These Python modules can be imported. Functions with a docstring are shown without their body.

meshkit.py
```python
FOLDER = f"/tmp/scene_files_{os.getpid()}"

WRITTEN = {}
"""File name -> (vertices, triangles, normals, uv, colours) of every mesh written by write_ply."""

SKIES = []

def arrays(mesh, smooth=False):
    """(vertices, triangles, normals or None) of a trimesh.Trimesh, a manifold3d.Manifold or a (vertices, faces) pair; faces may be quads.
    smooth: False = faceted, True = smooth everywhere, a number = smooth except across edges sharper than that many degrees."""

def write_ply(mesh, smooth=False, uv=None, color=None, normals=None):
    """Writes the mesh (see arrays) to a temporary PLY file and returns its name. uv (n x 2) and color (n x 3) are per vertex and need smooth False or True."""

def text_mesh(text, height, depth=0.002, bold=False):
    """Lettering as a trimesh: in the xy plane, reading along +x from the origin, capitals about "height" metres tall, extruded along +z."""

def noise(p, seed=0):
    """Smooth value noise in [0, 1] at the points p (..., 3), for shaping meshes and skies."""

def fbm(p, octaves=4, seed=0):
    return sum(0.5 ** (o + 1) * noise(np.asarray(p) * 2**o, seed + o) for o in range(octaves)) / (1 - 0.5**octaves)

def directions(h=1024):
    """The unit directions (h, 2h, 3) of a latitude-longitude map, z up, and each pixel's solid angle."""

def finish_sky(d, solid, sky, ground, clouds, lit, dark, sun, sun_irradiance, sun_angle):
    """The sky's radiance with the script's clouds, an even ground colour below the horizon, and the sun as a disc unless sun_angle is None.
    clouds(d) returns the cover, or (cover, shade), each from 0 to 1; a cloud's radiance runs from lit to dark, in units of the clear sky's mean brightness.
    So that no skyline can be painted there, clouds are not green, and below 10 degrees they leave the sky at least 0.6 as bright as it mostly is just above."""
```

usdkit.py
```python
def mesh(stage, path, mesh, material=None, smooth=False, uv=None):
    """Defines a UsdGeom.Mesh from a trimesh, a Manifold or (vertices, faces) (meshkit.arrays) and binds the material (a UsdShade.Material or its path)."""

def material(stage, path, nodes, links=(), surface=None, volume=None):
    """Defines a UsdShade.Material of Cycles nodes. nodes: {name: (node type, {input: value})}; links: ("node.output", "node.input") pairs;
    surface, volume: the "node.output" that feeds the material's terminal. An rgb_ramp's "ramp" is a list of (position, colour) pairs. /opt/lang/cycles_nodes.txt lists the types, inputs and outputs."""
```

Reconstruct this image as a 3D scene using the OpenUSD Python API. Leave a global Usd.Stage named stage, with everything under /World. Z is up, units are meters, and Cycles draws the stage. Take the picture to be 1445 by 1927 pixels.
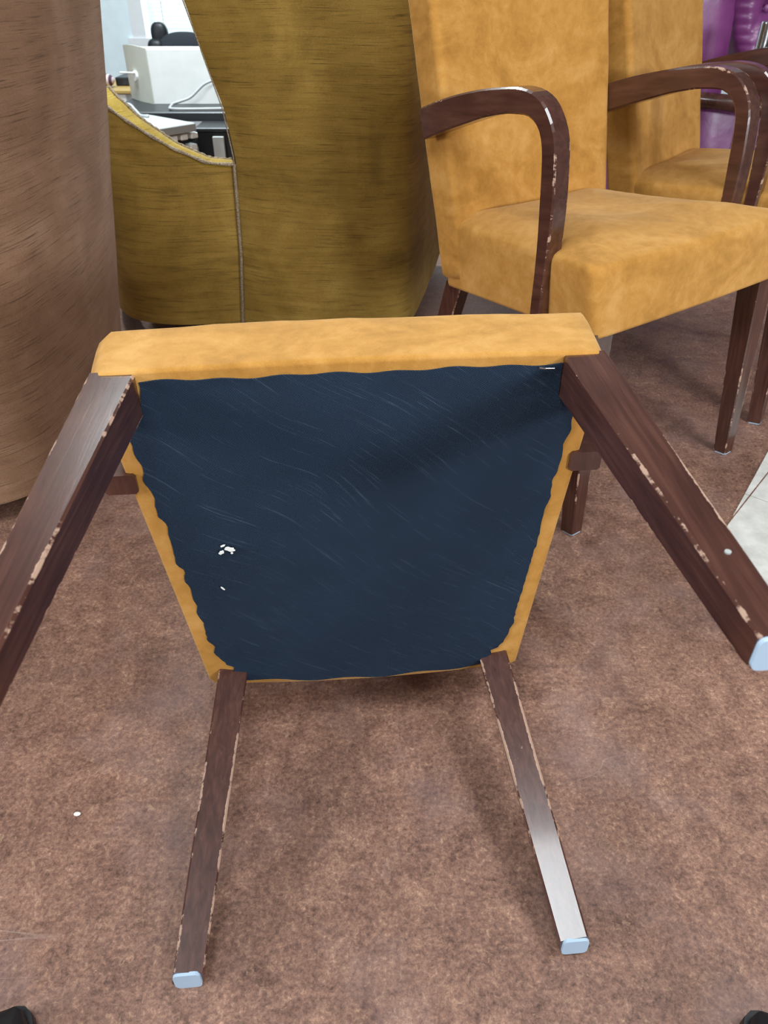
import math
import numpy as np
import trimesh
import usdkit
import meshkit
from pxr import Usd, UsdGeom, UsdLux, UsdShade, Gf, Sdf, Vt

stage = Usd.Stage.CreateInMemory()
UsdGeom.SetStageUpAxis(stage, "Z")
UsdGeom.SetStageMetersPerUnit(stage, 1.0)
UsdGeom.Xform.Define(stage, "/World")
UsdGeom.Scope.Define(stage, "/World/Looks")

# ------------------------------------------------------------------ camera
PITCH = 0.63174            # looking down, radians
CAM_H = 0.88062
cam = UsdGeom.Camera.Define(stage, "/World/camera")
cp, sp = math.cos(PITCH), math.sin(PITCH)
cam.AddTransformOp().Set(Gf.Matrix4d(1, 0, 0, 0, 0, sp, cp, 0, 0, -cp, sp, 0, 0, 0, CAM_H, 1))
cam.CreateHorizontalApertureAttr(36.0)
cam.CreateFocalLengthAttr(36.0 * 1405.16 / 1445)
cam.CreateFStopAttr(14.0)
cam.CreateFocusDistanceAttr(0.95)
cam.CreateClippingRangeAttr(Gf.Vec2f(0.02, 100))
cam.CreateExposureAttr(0.18)


# ------------------------------------------------------------------ lights
def rect_light(name, pos, aim, w, h, color, power):
    l = UsdLux.RectLight.Define(stage, "/World/" + name)
    l.CreateWidthAttr(w); l.CreateHeightAttr(h)
    l.CreateColorAttr(Gf.Vec3f(*color)); l.CreateIntensityAttr(power)
    p, a = np.array(pos, float), np.array(aim, float)
    z = p - a; z /= np.linalg.norm(z)
    up = np.array([0, 0, 1.0]) if abs(z[2]) < .99 else np.array([0, 1.0, 0])
    x = np.cross(up, z); x /= np.linalg.norm(x); y = np.cross(z, x)
    l.AddTransformOp().Set(Gf.Matrix4d(*x, 0, *y, 0, *z, 0, *p, 1))
    return l


# daylight through the back window and one behind the camera; left one is added
rect_light("window_light_front", (2.3, -2.46, 1.38), (2.3, 0, 1.38), 0.8, 0.5, (0.90, 0.96, 1.0), 84.0)
rect_light("added_light_left", (-3.16, -0.7, 1.55), (0, -0.7, 1.55), 1.3, 0.9, (0.90, 0.96, 1.0), 22.0)  # added side light for the chairs, no known window there
rect_light("window_light_back", (-0.80, 5.40, 1.25), (-0.80, 4, 1.25), 1.2, 1.4, (0.80, 0.97, 1.0), 5.0)
# a ceiling lamp panel; the right and rear lights are added fill
rect_light("ceiling_lamp", (-0.50, -0.32, 2.66), (-0.50, -0.32, 0), 0.85, 1.1, (0.88, 0.96, 1.0), 15.5)
rect_light("added_light_right", (1.45, 0.35, 2.66), (1.45, 0.35, 0), 0.6, 1.1, (0.95, 0.98, 1.0), 17.0)  # added to brighten the right side of the floor
rect_light("added_light_rear", (-1.0, 3.15, 2.66), (-1.0, 3.15, 0), 0.6, 0.7, (0.84, 0.96, 1.0), 68.0)  # added to brighten the back wall and the bin
dome = UsdLux.DomeLight.Define(stage, "/World/sky")
dome.CreateColorAttr(Gf.Vec3f(0.75, 0.88, 1.0)); dome.CreateIntensityAttr(0.5)


# ------------------------------------------------------------------ materials
def mat(name, nodes, links, surface="p.BSDF"):
    return usdkit.material(stage, "/World/Looks/" + name, nodes, links, surface=surface)


def plain(name, color, rough=0.5, **kw):
    return mat(name, {"p": ("principled_bsdf", dict(base_color=color, roughness=rough, **kw)),
                      "tc": ("texture_coordinate", {}),
                      "n": ("noise_texture", dict(scale=14.0, detail=3.0)),
                      "r": ("rgb_ramp", {"ramp": [(.3, tuple(c * .95 for c in color)), (.7, tuple(min(1, c * 1.03) for c in color))]})},
               [("tc.object", "n.vector"), ("n.fac", "r.fac"), ("r.color", "p.base_color")])


def velvet(name, dark, mid, light, sheen=0.25, tint=(1, .8, .5)):
    """smooth nap velvet: broad brushed patches, fine pile"""
    return mat(name, {
        "tc": ("texture_coordinate", {}),
        "m1": ("mapping", dict(scale=(1.0, 1.0, 1.6))),
        "n1": ("noise_texture", dict(scale=7.0, detail=5.0, roughness=.62, distortion=.9)),
        "n2": ("noise_texture", dict(scale=55.0, detail=3.0, roughness=.6, distortion=.4)),
        "n3": ("noise_texture", dict(scale=900.0, detail=1.0)),
        "a1": ("mix_float", dict(fac=.3)), "a2": ("mix_float", dict(fac=.16)),
        "r": ("rgb_ramp", {"ramp": [(.33, dark), (.5, mid), (.66, light)]}),
        "b": ("bump", dict(strength=.25, distance=.0006)),
        "p": ("principled_bsdf", dict(roughness=.85, specular_ior_level=.15, sheen_weight=sheen, sheen_roughness=.45, sheen_tint=tint)),
    }, [("tc.object", "m1.vector"), ("m1.vector", "n1.vector"), ("tc.object", "n2.vector"), ("tc.object", "n3.vector"),
        ("n1.fac", "a1.a"), ("n2.fac", "a1.b"), ("a1.result", "a2.a"), ("n3.fac", "a2.b"), ("a2.result", "r.fac"),
        ("r.color", "p.base_color"), ("n3.fac", "b.height"), ("b.normal", "p.normal")])


def slub(name, dark, mid, light, streak, sheen=.3, tint=(1, .85, .5)):
    """ribbed velvet with short dark weft streaks lying along the panel"""
    return mat(name, {
        "tc": ("texture_coordinate", {}),
        "w1": ("noise_texture", dict(scale=2.2, detail=1.0)),
        "wv": ("mapping", dict(scale=(0.02, 0.02, 0.022))),
        "add": ("vector_math", dict(math_type="add")),
        "m1": ("mapping", dict(scale=(11.0, 11.0, 520.0))),
        "n1": ("noise_texture", dict(scale=1.0, detail=2.0, roughness=.55)),
        "m2": ("mapping", dict(scale=(420.0, 420.0, 700.0))),
        "n2": ("noise_texture", dict(scale=1.0, detail=1.0)),
        "m3": ("mapping", dict(scale=(1.0, 1.0, 1.0))),
        "n3": ("noise_texture", dict(scale=5.0, detail=5.0, roughness=.62, distortion=.6)),
        "m4": ("mapping", dict(scale=(5.0, 5.0, 60.0))),
        "n4": ("noise_texture", dict(scale=1.0, detail=3.0)),
        "s": ("map_range", dict(from_min=.56, from_max=.74, to_min=0., to_max=.8, clamp=True)),
        "a1": ("mix_float", dict(fac=.30)), "a2": ("mix_float", dict(fac=.25)),
        "r": ("rgb_ramp", {"ramp": [(.34, dark), (.5, mid), (.66, light)]}),
        "mx": ("mix_color", dict(blend_type="mix", b=streak)),
        "inv": ("math", dict(math_type="multiply_add", value2=-.8, value3=1.0)),
        "b": ("bump", dict(strength=.35, distance=.0012)),
        "p": ("principled_bsdf", dict(roughness=.8, specular_ior_level=.2, sheen_weight=sheen, sheen_roughness=.4, sheen_tint=tint)),
    }, [("tc.object", "w1.vector"), ("w1.color", "wv.vector"), ("tc.object", "add.vector1"), ("wv.vector", "add.vector2"),
        ("add.vector", "m1.vector"), ("m1.vector", "n1.vector"), ("tc.object", "m2.vector"), ("m2.vector", "n2.vector"),
        ("tc.object", "n3.vector"), ("add.vector", "m4.vector"), ("m4.vector", "n4.vector"),
        ("n1.fac", "s.value"), ("n3.fac", "a1.a"), ("n4.fac", "a1.b"), ("a1.result", "a2.a"), ("n2.fac", "a2.b"),
        ("a2.result", "r.fac"), ("r.color", "mx.a"), ("s.result", "mx.fac"), ("mx.result", "p.base_color"),
        ("s.result", "inv.value1"), ("inv.value", "b.height"), ("b.normal", "p.normal")])


def wood(name, scale, dark=(.030, .0095, .0065), mid=(.062, .022, .015), light=(.105, .042, .028), rough=.26, wear=.37):
    """dark stained, lacquered wood; the chamfers (primvar wear) are rubbed to bare pale wood here and there"""
    return mat(name, {
        "tc": ("texture_coordinate", {}),
        "m1": ("mapping", dict(scale=scale)),
        "n1": ("noise_texture", dict(scale=1.0, detail=4.0, roughness=.6, distortion=.5)),
        "n0": ("noise_texture", dict(scale=9.0, detail=2.0)),
        "a1": ("mix_float", dict(fac=.35)),
        "r": ("rgb_ramp", {"ramp": [(.30, dark), (.5, mid), (.70, light)]}),
        "at": ("attribute", dict(attribute="wear")),
        "n2": ("noise_texture", dict(scale=55.0, detail=4.0, roughness=.7)),
        "n3": ("noise_texture", dict(scale=7.0, detail=1.0)),
        "ws": ("math", dict(math_type="add")),
        "wm": ("math", dict(math_type="multiply_add", value2=wear)),
        "wf": ("map_range", dict(from_min=1.42, from_max=1.50, to_min=0., to_max=1., clamp=True)),
        "mx": ("mix_color", dict(blend_type="mix", b=(.38, .235, .165))),
        "rr": ("map_range", dict(from_min=0., from_max=1., to_min=rough, to_max=.7)),
        "b": ("bump", dict(strength=.08, distance=.001)),
        "p": ("principled_bsdf", dict(specular_ior_level=.5, coat_weight=.5, coat_roughness=.10)),
    }, [("tc.object", "m1.vector"), ("m1.vector", "n1.vector"), ("tc.object", "n0.vector"), ("tc.object", "n2.vector"), ("tc.object", "n3.vector"),
        ("n1.fac", "a1.a"), ("n0.fac", "a1.b"), ("a1.result", "r.fac"), ("n2.fac", "ws.value1"), ("n3.fac", "ws.value2"),
        ("at.fac", "wm.value1"), ("ws.value", "wm.value3"), ("wm.value", "wf.value"), ("wf.result", "mx.fac"),
        ("r.color", "mx.a"), ("mx.result", "p.base_color"), ("wf.result", "rr.value"), ("rr.result", "p.roughness"),
        ("n1.fac", "b.height"), ("b.normal", "p.normal")])


M = {}
M["velvet"] = velvet("gold_velvet", (.30, .135, .022), (.45, .215, .045), (.56, .30, .088))
M["slub_gold"] = slub("olive_gold_velvet", (.165, .098, .018), (.28, .167, .033), (.41, .265, .062), (.055, .032, .008), sheen=.12)
M["slub_brown"] = slub("bronze_brown_velvet", (.165, .088, .048), (.25, .142, .084), (.34, .215, .138), (.06, .032, .018), sheen=.3, tint=(1, .8, .7))
M["wood_leg"] = wood("dark_wood_leg", (160, 160, 7))
M["wood_arm"] = wood("dark_wood_arm", (60, 9, 60), rough=.25, wear=.27)
M["wood_plain"] = wood("dark_wood_plain", (60, 60, 9))
M["pad"] = plain("felt_pad", (.40, .52, .66), .8)  # pale pad, the blue of the sky light put into its colour
M["cord"] = mat("twisted_cord", {"tc": ("texture_coordinate", {}), "w": ("noise_texture", dict(scale=420.0, detail=1.0)),
                                 "r": ("rgb_ramp", {"ramp": [(.35, (.13, .085, .04)), (.65, (.42, .33, .22))]}),
                                 "p": ("principled_bsdf", dict(roughness=.8))},
                [("tc.object", "w.vector"), ("w.fac", "r.fac"), ("r.color", "p.base_color")])
M["band"] = slub("gold_band_velvet", (.20, .12, .012), (.36, .23, .025), (.55, .38, .07), (.10, .055, .008))
# woven black dust cover, blue sky light mixed in: crossed threads, pale scuffs
M["dust"] = mat("dust_cover_weave", {
    "tc": ("texture_coordinate", {}),
    "rot": ("mapping", dict(rotation=(0, 0, .18))), "rot2": ("mapping", dict(rotation=(0, 0, -.62))), "nd": ("noise_texture", dict(scale=4.0, detail=1.0)), "ndm": ("mapping", dict(scale=(.10, .10, .10))), "ndad": ("vector_math", dict(math_type="add")),
    "sx": ("separate_xyz", {}),
    "mxx": ("math", dict(math_type="multiply", value2=3000.0)), "myy": ("math", dict(math_type="multiply", value2=3000.0)),
    "sinx": ("math", dict(math_type="sine")), "siny": ("math", dict(math_type="sine")),
    "pr": ("math", dict(math_type="multiply")),
    "wv": ("map_range", dict(from_min=-1., from_max=1., to_min=0., to_max=1.)),
    "m2": ("mapping", dict(scale=(14, 420, 14))),
    "n2": ("noise_texture", dict(scale=1.0, detail=3.0, roughness=.6, distortion=.2)),
    "s2": ("map_range", dict(from_min=.60, from_max=.82, to_min=0., to_max=.60, clamp=True)),
    "n3": ("noise_texture", dict(scale=6.0, detail=4.0, roughness=.6)),
    "r": ("rgb_ramp", {"ramp": [(.3, (.0018, .0056, .0145)), (.7, (.0072, .0172, .038))]}),
    "mx": ("mix_color", dict(blend_type="mix", b=(.021, .044, .080))),
    "wf": ("math", dict(math_type="multiply", value2=.85)),
    "mx2": ("mix_color", dict(blend_type="mix", b=(.085, .13, .19))),
    "b": ("bump", dict(strength=.9, distance=.0009)),
    "p": ("principled_bsdf", dict(roughness=.7, specular_ior_level=.2)),
}, [("tc.object", "rot.vector"), ("rot.vector", "sx.vector"), ("sx.x", "mxx.value1"), ("sx.y", "myy.value1"), ("mxx.value", "sinx.value1"), ("myy.value", "siny.value1"),
    ("sinx.value", "pr.value1"), ("siny.value", "pr.value2"), ("pr.value", "wv.value"), ("tc.object", "nd.vector"), ("nd.color", "ndm.vector"), ("tc.object", "ndad.vector1"), ("ndm.vector", "ndad.vector2"), ("ndad.vector", "rot2.vector"), ("rot2.vector", "m2.vector"), ("m2.vector", "n2.vector"),
    ("n2.fac", "s2.value"), ("tc.object", "n3.vector"), ("n3.fac", "r.fac"), ("r.color", "mx.a"), ("wv.result", "wf.value1"), ("wf.value", "mx.fac"),
    ("mx.result", "mx2.a"), ("s2.result", "mx2.fac"), ("mx2.result", "p.base_color"), ("wv.result", "b.height"), ("b.normal", "p.normal")])
# marbled linoleum
M["lino"] = mat("marbled_linoleum", {
    "g": ("geometry", {}),
    "n1": ("noise_texture", dict(scale=4.0, detail=5.0, roughness=.6, distortion=.3)),
    "n2": ("noise_texture", dict(scale=26.0, detail=7.0, roughness=.74, distortion=.55)),
    "n3": ("noise_texture", dict(scale=170.0, detail=4.0, roughness=.8, distortion=.3)),
    "n7": ("noise_texture", dict(scale=95.0, detail=4.0, roughness=.75, distortion=1.1)),
    "a1": ("mix_float", dict(fac=.70)), "a2": ("mix_float", dict(fac=.50)),
    "r": ("rgb_ramp", {"ramp": [(.37, (.062, .032, .022)), (.45, (.155, .079, .056)), (.505, (.215, .112, .079)), (.56, (.295, .160, .110)), (.64, (.50, .30, .205))]}),
    "fl": ("map_range", dict(from_min=.58, from_max=.72, to_min=0., to_max=.6, clamp=True)),
    "fd": ("map_range", dict(from_min=.41, from_max=.30, to_min=0., to_max=.6, clamp=True)),
    "mfl": ("mix_color", dict(blend_type="mix", b=(.50, .32, .20))),
    "mfd": ("mix_color", dict(blend_type="mix", b=(.055, .032, .024))),
    # grey worn patches
    "n4": ("noise_texture", dict(scale=5.0, detail=4.0, roughness=.6)),
    "s4": ("map_range", dict(from_min=.50, from_max=.72, to_min=0., to_max=.55, clamp=True)),
    "mg": ("mix_color", dict(blend_type="mix", b=(.225, .150, .140))),
    # fine pale flecks and scratches
    "ms": ("mapping", dict(rotation=(0, 0, .7), scale=(1.0, 7.0, 1.0))),
    "n5": ("noise_texture", dict(scale=2.4, detail=0.0, distortion=.15)),
    "ab": ("math", dict(math_type="subtract", value2=.5)), "ab2": ("math", dict(math_type="absolute")),
    "sc": ("map_range", dict(from_min=.0, from_max=.0022, to_min=.5, to_max=0., clamp=True)),
    "n6": ("noise_texture", dict(scale=1.7, detail=1.0)),
    "sm": ("map_range", dict(from_min=.52, from_max=.62, to_min=0., to_max=1., clamp=True)),
    "scm": ("math", dict(math_type="multiply")),
    "mc": ("mix_color", dict(blend_type="mix", b=(.45, .34, .29))),
    "rg": ("map_range", dict(from_min=.3, from_max=.7, to_min=.42, to_max=.62)),
    "b": ("bump", dict(strength=.18, distance=.0012)),
    "p": ("principled_bsdf", dict(specular_ior_level=.42)),
}, [("g.position", "n1.vector"), ("g.position", "n2.vector"), ("g.position", "n3.vector"), ("n1.fac", "a1.a"), ("n2.fac", "a1.b"), ("a1.result", "a2.a"), ("n3.fac", "a2.b"), ("a2.result", "r.fac"),
    ("g.position", "n4.vector"), ("n4.fac", "s4.value"), ("r.color", "mfl.a"), ("g.position", "n7.vector"), ("n7.fac", "fl.value"), ("n7.fac", "fd.value"), ("fl.result", "mfl.fac"), ("mfl.result", "mfd.a"), ("fd.result", "mfd.fac"), ("mfd.result", "mg.a"), ("s4.result", "mg.fac"),
    ("g.position", "ms.vector"), ("ms.vector", "n5.vector"), ("n5.fac", "ab.value1"), ("ab.value", "ab2.value1"), ("ab2.value", "sc.value"),
    ("g.position", "n6.vector"), ("n6.fac", "sm.value"), ("sc.result", "scm.value1"), ("sm.result", "scm.value2"),
    ("mg.result", "mc.a"), ("scm.value", "mc.fac"), ("mc.result", "p.base_color"), ("n2.fac", "rg.value"), ("rg.result", "p.roughness"),
    ("n3.fac", "b.height"), ("b.normal", "p.normal")])
M["tile"] = mat("floor_light_paint", {  # pale colour painted in for the bright light lying on the floor
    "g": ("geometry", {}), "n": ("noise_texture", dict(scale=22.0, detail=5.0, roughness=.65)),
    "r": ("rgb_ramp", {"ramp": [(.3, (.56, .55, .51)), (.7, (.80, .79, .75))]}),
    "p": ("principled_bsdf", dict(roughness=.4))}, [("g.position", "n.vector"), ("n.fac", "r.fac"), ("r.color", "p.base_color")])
M["wall"] = plain("blue_white_paint", (.80, .92, .98), .7)
M["wall_side"] = plain("warm_grey_paint", (.17, .155, .14), .7)
M["ceiling"] = plain("ceiling_paint", (.28, .28, .28), .8)
M["trim"] = plain("white_gloss_paint", (.82, .85, .88), .4)
M["white_plastic"] = plain("white_plastic", (.92, .94, .93), .4)
M["cream_plastic"] = plain("cream_plastic", (.66, .68, .60), .45)
M["black_plastic"] = plain("black_plastic", (.012, .015, .02), .45)
M["black_fabric"] = plain("black_fabric", (.022, .027, .036), .85)
M["dark_top"] = plain("black_table_top", (.03, .033, .038), .4)
M["grey_metal"] = plain("grey_metal", (.36, .37, .36), .4)
M["pale_grey"] = plain("pale_grey_laminate", (.56, .58, .57), .45)
M["ochre"] = plain("ochre_board", (.46, .30, .09), .5)
M["maroon"] = plain("maroon_board", (.07, .018, .02), .5)
M["cable"] = plain("grey_cable", (.52, .54, .56), .45)
M["steel"] = plain("polished_steel", (.62, .65, .68), .2, metallic=1.0)
M["blind"] = plain("blind_slat_white", (.66, .71, .71), .5)
M["white_fleck"] = plain("white_fleck", (.8, .8, .76), .7)
M["shoe"] = plain("black_leather", (.008, .008, .010), .5)
M["leather"] = mat("purple_leather", {
    "tc": ("texture_coordinate", {}), "n": ("noise_texture", dict(scale=9.0, detail=3.0)),
    "r": ("rgb_ramp", {"ramp": [(.3, (.15, .030, .14)), (.7, (.25, .062, .22))]}),
    "n2": ("noise_texture", dict(scale=16.0, detail=3.0)),
    "b": ("bump", dict(strength=.14, distance=.012)),
    "p": ("principled_bsdf", dict(roughness=.36, specular_ior_level=.55))},
    [("tc.object", "n.vector"), ("n.fac", "r.fac"), ("r.color", "p.base_color"), ("tc.object", "n2.vector"), ("n2.fac", "b.height"), ("b.normal", "p.normal")])
M["patterned"] = mat("patterned_cloth", {
    "tc": ("texture_coordinate", {}), "w": ("wave_texture", dict(scale=14.0, distortion=4.0, detail=2.0)),
    "r": ("rgb_ramp", {"ramp": [(.3, (.05, .03, .06)), (.5, (.35, .08, .14)), (.7, (.6, .5, .5))]}),
    "p": ("principled_bsdf", dict(roughness=.8))}, [("tc.object", "w.vector"), ("w.fac", "r.fac"), ("r.color", "p.base_color")])
M["leaf"] = plain("green_cloth", (.015, .07, .03), .7)

# ------------------------------------------------------------------ scene helpers
used = {}


def path_for(name, parent):
    base = (parent.GetPath() if parent is not None else Sdf.Path("/World"))
    p, k = base.AppendChild(name), 0
    while stage.GetPrimAtPath(p):
        k += 1
        p = base.AppendChild(f"{name}_{k:03d}")
    return p


def obj(name, mesh, m, parent=None, smooth=False, wear=None, kind=None, label=None):
    p = path_for(name, parent)
    g = usdkit.mesh(stage, str(p), mesh, M[m], smooth=smooth)
    if wear is not None:
        UsdGeom.PrimvarsAPI(g).CreatePrimvar("wear", Sdf.ValueTypeNames.FloatArray, "vertex").Set(Vt.FloatArray.FromNumpy(np.asarray(wear, np.float32)))
    if kind:
        g.GetPrim().SetCustomDataByKey("kind", kind)
    if label:
        g.GetPrim().SetCustomDataByKey("label", label)
    return g.GetPrim()


def tag(p, label, category, group=None):
    p.SetCustomDataByKey("label", label); p.SetCustomDataByKey("category", category)
    if group:
        p.SetCustomDataByKey("group", group)
    return p


def thing(name, label, category, origin=(0, 0, 0), axes=None, group=None):
    """an Xform at the thing's base; axes: 3x3 whose columns are the thing's own x, y, z"""
    x = UsdGeom.Xform.Define(stage, path_for(name, None))
    A = np.eye(3) if axes is None else np.asarray(axes, float)
    x.AddTransformOp().Set(Gf.Matrix4d(*A[:, 0], 0, *A[:, 1], 0, *A[:, 2], 0, *map(float, origin), 1))
    return tag(x.GetPrim(), label, category, group)


def structure(name, mesh, m, parent=None, smooth=False):
    return obj(name, mesh, m, parent, smooth, kind=None if parent is not None else "structure")


def rotz(a):
    c, s = math.cos(a), math.sin(a)
    return np.array([[c, -s, 0], [s, c, 0], [0, 0, 1.0]])


def box(lo, hi, bevel=0.0):
    lo, hi = np.array(lo, float), np.array(hi, float)
    if bevel <= 0:
        b = trimesh.creation.box(hi - lo); b.apply_translation((lo + hi) / 2); return b
    pts = []
    for i in np.ndindex(2, 2, 2):
        c = np.where(np.array(i) == 0, lo, hi); s = np.where(np.array(i) == 0, 1, -1)
        for k in range(3):
            q = c + s * bevel; q[k] = c[k]; pts.append(q)
    return trimesh.convex.convex_hull(np.array(pts))


def spline(pts, n):
    """Catmull-Rom through the points, n samples evenly spaced by chord length"""
    P = np.asarray(pts, float)
    t = np.concatenate([[0], np.cumsum(np.linalg.norm(np.diff(P, axis=0), axis=1))])
    from scipy.interpolate import PchipInterpolator
    return PchipInterpolator(t, P, axis=0)(np.linspace(0, t[-1], n))


def tube(points, radius, sides=8, twist=0.0, lobes=0):
    p = np.asarray(points, float)
    t = np.gradient(p, axis=0); t /= np.linalg.norm(t, axis=1, keepdims=True) + 1e-12
    a = np.zeros_like(p); ref = np.array([0, 0, 1.0]) if abs(t[0, 2]) < .9 else np.array([1.0, 0, 0])
    v = np.cross(t[0], ref); v /= np.linalg.norm(v)
    for i in range(len(p)):
        v = v - t[i] * (v @ t[i]); v /= np.linalg.norm(v); a[i] = v
    b = np.cross(t, a)
    ang = np.arange(sides) * 2 * np.pi / sides
    s = np.concatenate([[0], np.cumsum(np.linalg.norm(np.diff(p, axis=0), axis=1))])
    rr = np.broadcast_to(np.asarray(radius, float), (len(p),))[:, None] * np.ones((1, sides))
    if lobes:
        rr = rr * (1 + .22 * np.cos(lobes * (ang[None] + twist * s[:, None])))
    V = p[:, None] + rr[..., None] * (np.cos(ang)[None, :, None] * a[:, None] + np.sin(ang)[None, :, None] * b[:, None])
    n = len(p); F = []
    for i in range(n - 1):
        for j in range(sides):
            k = (j + 1) % sides
            F += [[i * sides + j, i * sides + k, (i + 1) * sides + k], [i * sides + j, (i + 1) * sides + k, (i + 1) * sides + j]]
    V = V.reshape(-1, 3)
    c0, c1 = len(V), len(V) + 1
    V = np.vstack([V, p[:1], p[-1:]])
    for j in range(sides):
        k = (j + 1) % sides
        F += [[c0, k, j], [c1, (n - 1) * sides + j, (n - 1) * sides + k]]
    m = trimesh.Trimesh(V, np.array(F), process=False)
    return m


def rings_mesh(rings, cap=True):
    """joins rings (k, n, 3) of equal count into a closed mesh"""
    R = np.asarray(rings, float); k, n, _ = R.shape
    F = []
    for i in range(k - 1):
        for j in range(n):
            q = (j + 1) % n
            F += [[i * n + j, i * n + q, (i + 1) * n + q], [i * n + j, (i + 1) * n + q, (i + 1) * n + j]]
    V = R.reshape(-1, 3)
    if cap:
        V = np.vstack([V, R[0].mean(0)[None], R[-1].mean(0)[None]])
        for j in range(n):
            q = (j + 1) % n
            F += [[k * n, q, j], [k * n + 1, (k - 1) * n + j, (k - 1) * n + q]]
    m = trimesh.Trimesh(V, np.array(F), process=False)
    if m.volume < 0:
        m.invert()
    return m


def section(hx, hy, ch=.0019, strip=.0026):
    """chamfered rectangle with narrow strips beside its edges: points (n, 2) and wear (n)"""
    pts, wear = [], []
    for sx, sy, first in ((1, -1, 0), (1, 1, 1), (-1, 1, 0), (-1, -1, 1)):
        a = [(sx * hx, sy * (hy - ch)), (sx * hx, sy * (hy - ch - strip))]
        b = [(sx * (hx - ch), sy * hy), (sx * (hx - ch - strip), sy * hy)]
        order = [b[1], b[0], a[0], a[1]] if not first else [a[1], a[0], b[0], b[1]]
        pts += order; wear += [0, 1, 1, 0]
    return np.array(pts), np.array(wear, float)


def tapered_leg(top, bot, htop, hbot, n=2, turn=0.0):
    """a leg from the point top to the point bot (chair frame); half sizes (x, y) at both ends"""
    top, bot = np.array(top, float), np.array(bot, float)
    rings, wear = [], []
    for i in range(n):
        f = i / (n - 1)
        h = np.array(htop) * (1 - f) + np.array(hbot) * f
        s, w = section(*h)
        s = s @ np.array([[math.cos(turn), math.sin(turn)], [-math.sin(turn), math.cos(turn)]])
        c = top * (1 - f) + bot * f
        rings.append(np.column_stack([c[0] + s[:, 0], c[1] + s[:, 1], np.full(len(s), c[2])])); wear.append(w)
    m = rings_mesh(rings)
    return m, np.concatenate([*wear, [0, 0]])


# ------------------------------------------------------------------ the setting
x0, x1, y0, y1, zc = -3.2, 3.0, -2.5, 5.3, 2.7
structure("floor", box((x0, y0, -.05), (x1, y1, 0)), "lino")
structure("ceiling", box((x0, y0, zc), (x1, y1, zc + .05)), "ceiling")


def wall_with_hole(name, axis, at, thick, u0, u1, holes, m_name="wall"):
    """a wall across x or y at 'at', from u0 to u1, with window holes (ua, ub, za, zb)"""
    from shapely.geometry import box as sbox
    poly = sbox(u0, 0, u1, zc)
    for ua, ub, za, zb in holes:
        poly = poly.difference(sbox(ua, za, ub, zb))
    m = trimesh.creation.extrude_polygon(poly, thick, engine="earcut")
    v = m.vertices.copy()
    if axis == "y":
        m.vertices = np.column_stack([v[:, 0], at + v[:, 2], v[:, 1]])
    else:
        m.vertices = np.column_stack([at + v[:, 2], v[:, 0], v[:, 1]])
    m.fix_normals()
    return structure(name, m, m_name)


wall_with_hole("wall_back", "y", y1, .12, x0, x1, [(-1.42, -.20, .53, 1.95)])
structure("wall_right", box((x1, y0, 0), (x1 + .1, y1, zc)), "wall_side")
wall_with_hole("wall_left", "x", x0 - .12, .12, y0, y1, [(-1.35, -.05, 1.10, 2.0)], "wall_side")
wall_with_hole("wall_front", "y", y0 - .12, .12, x0, x1, [(1.9, 2.7, 1.13, 1.63)], "wall_side")


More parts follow.
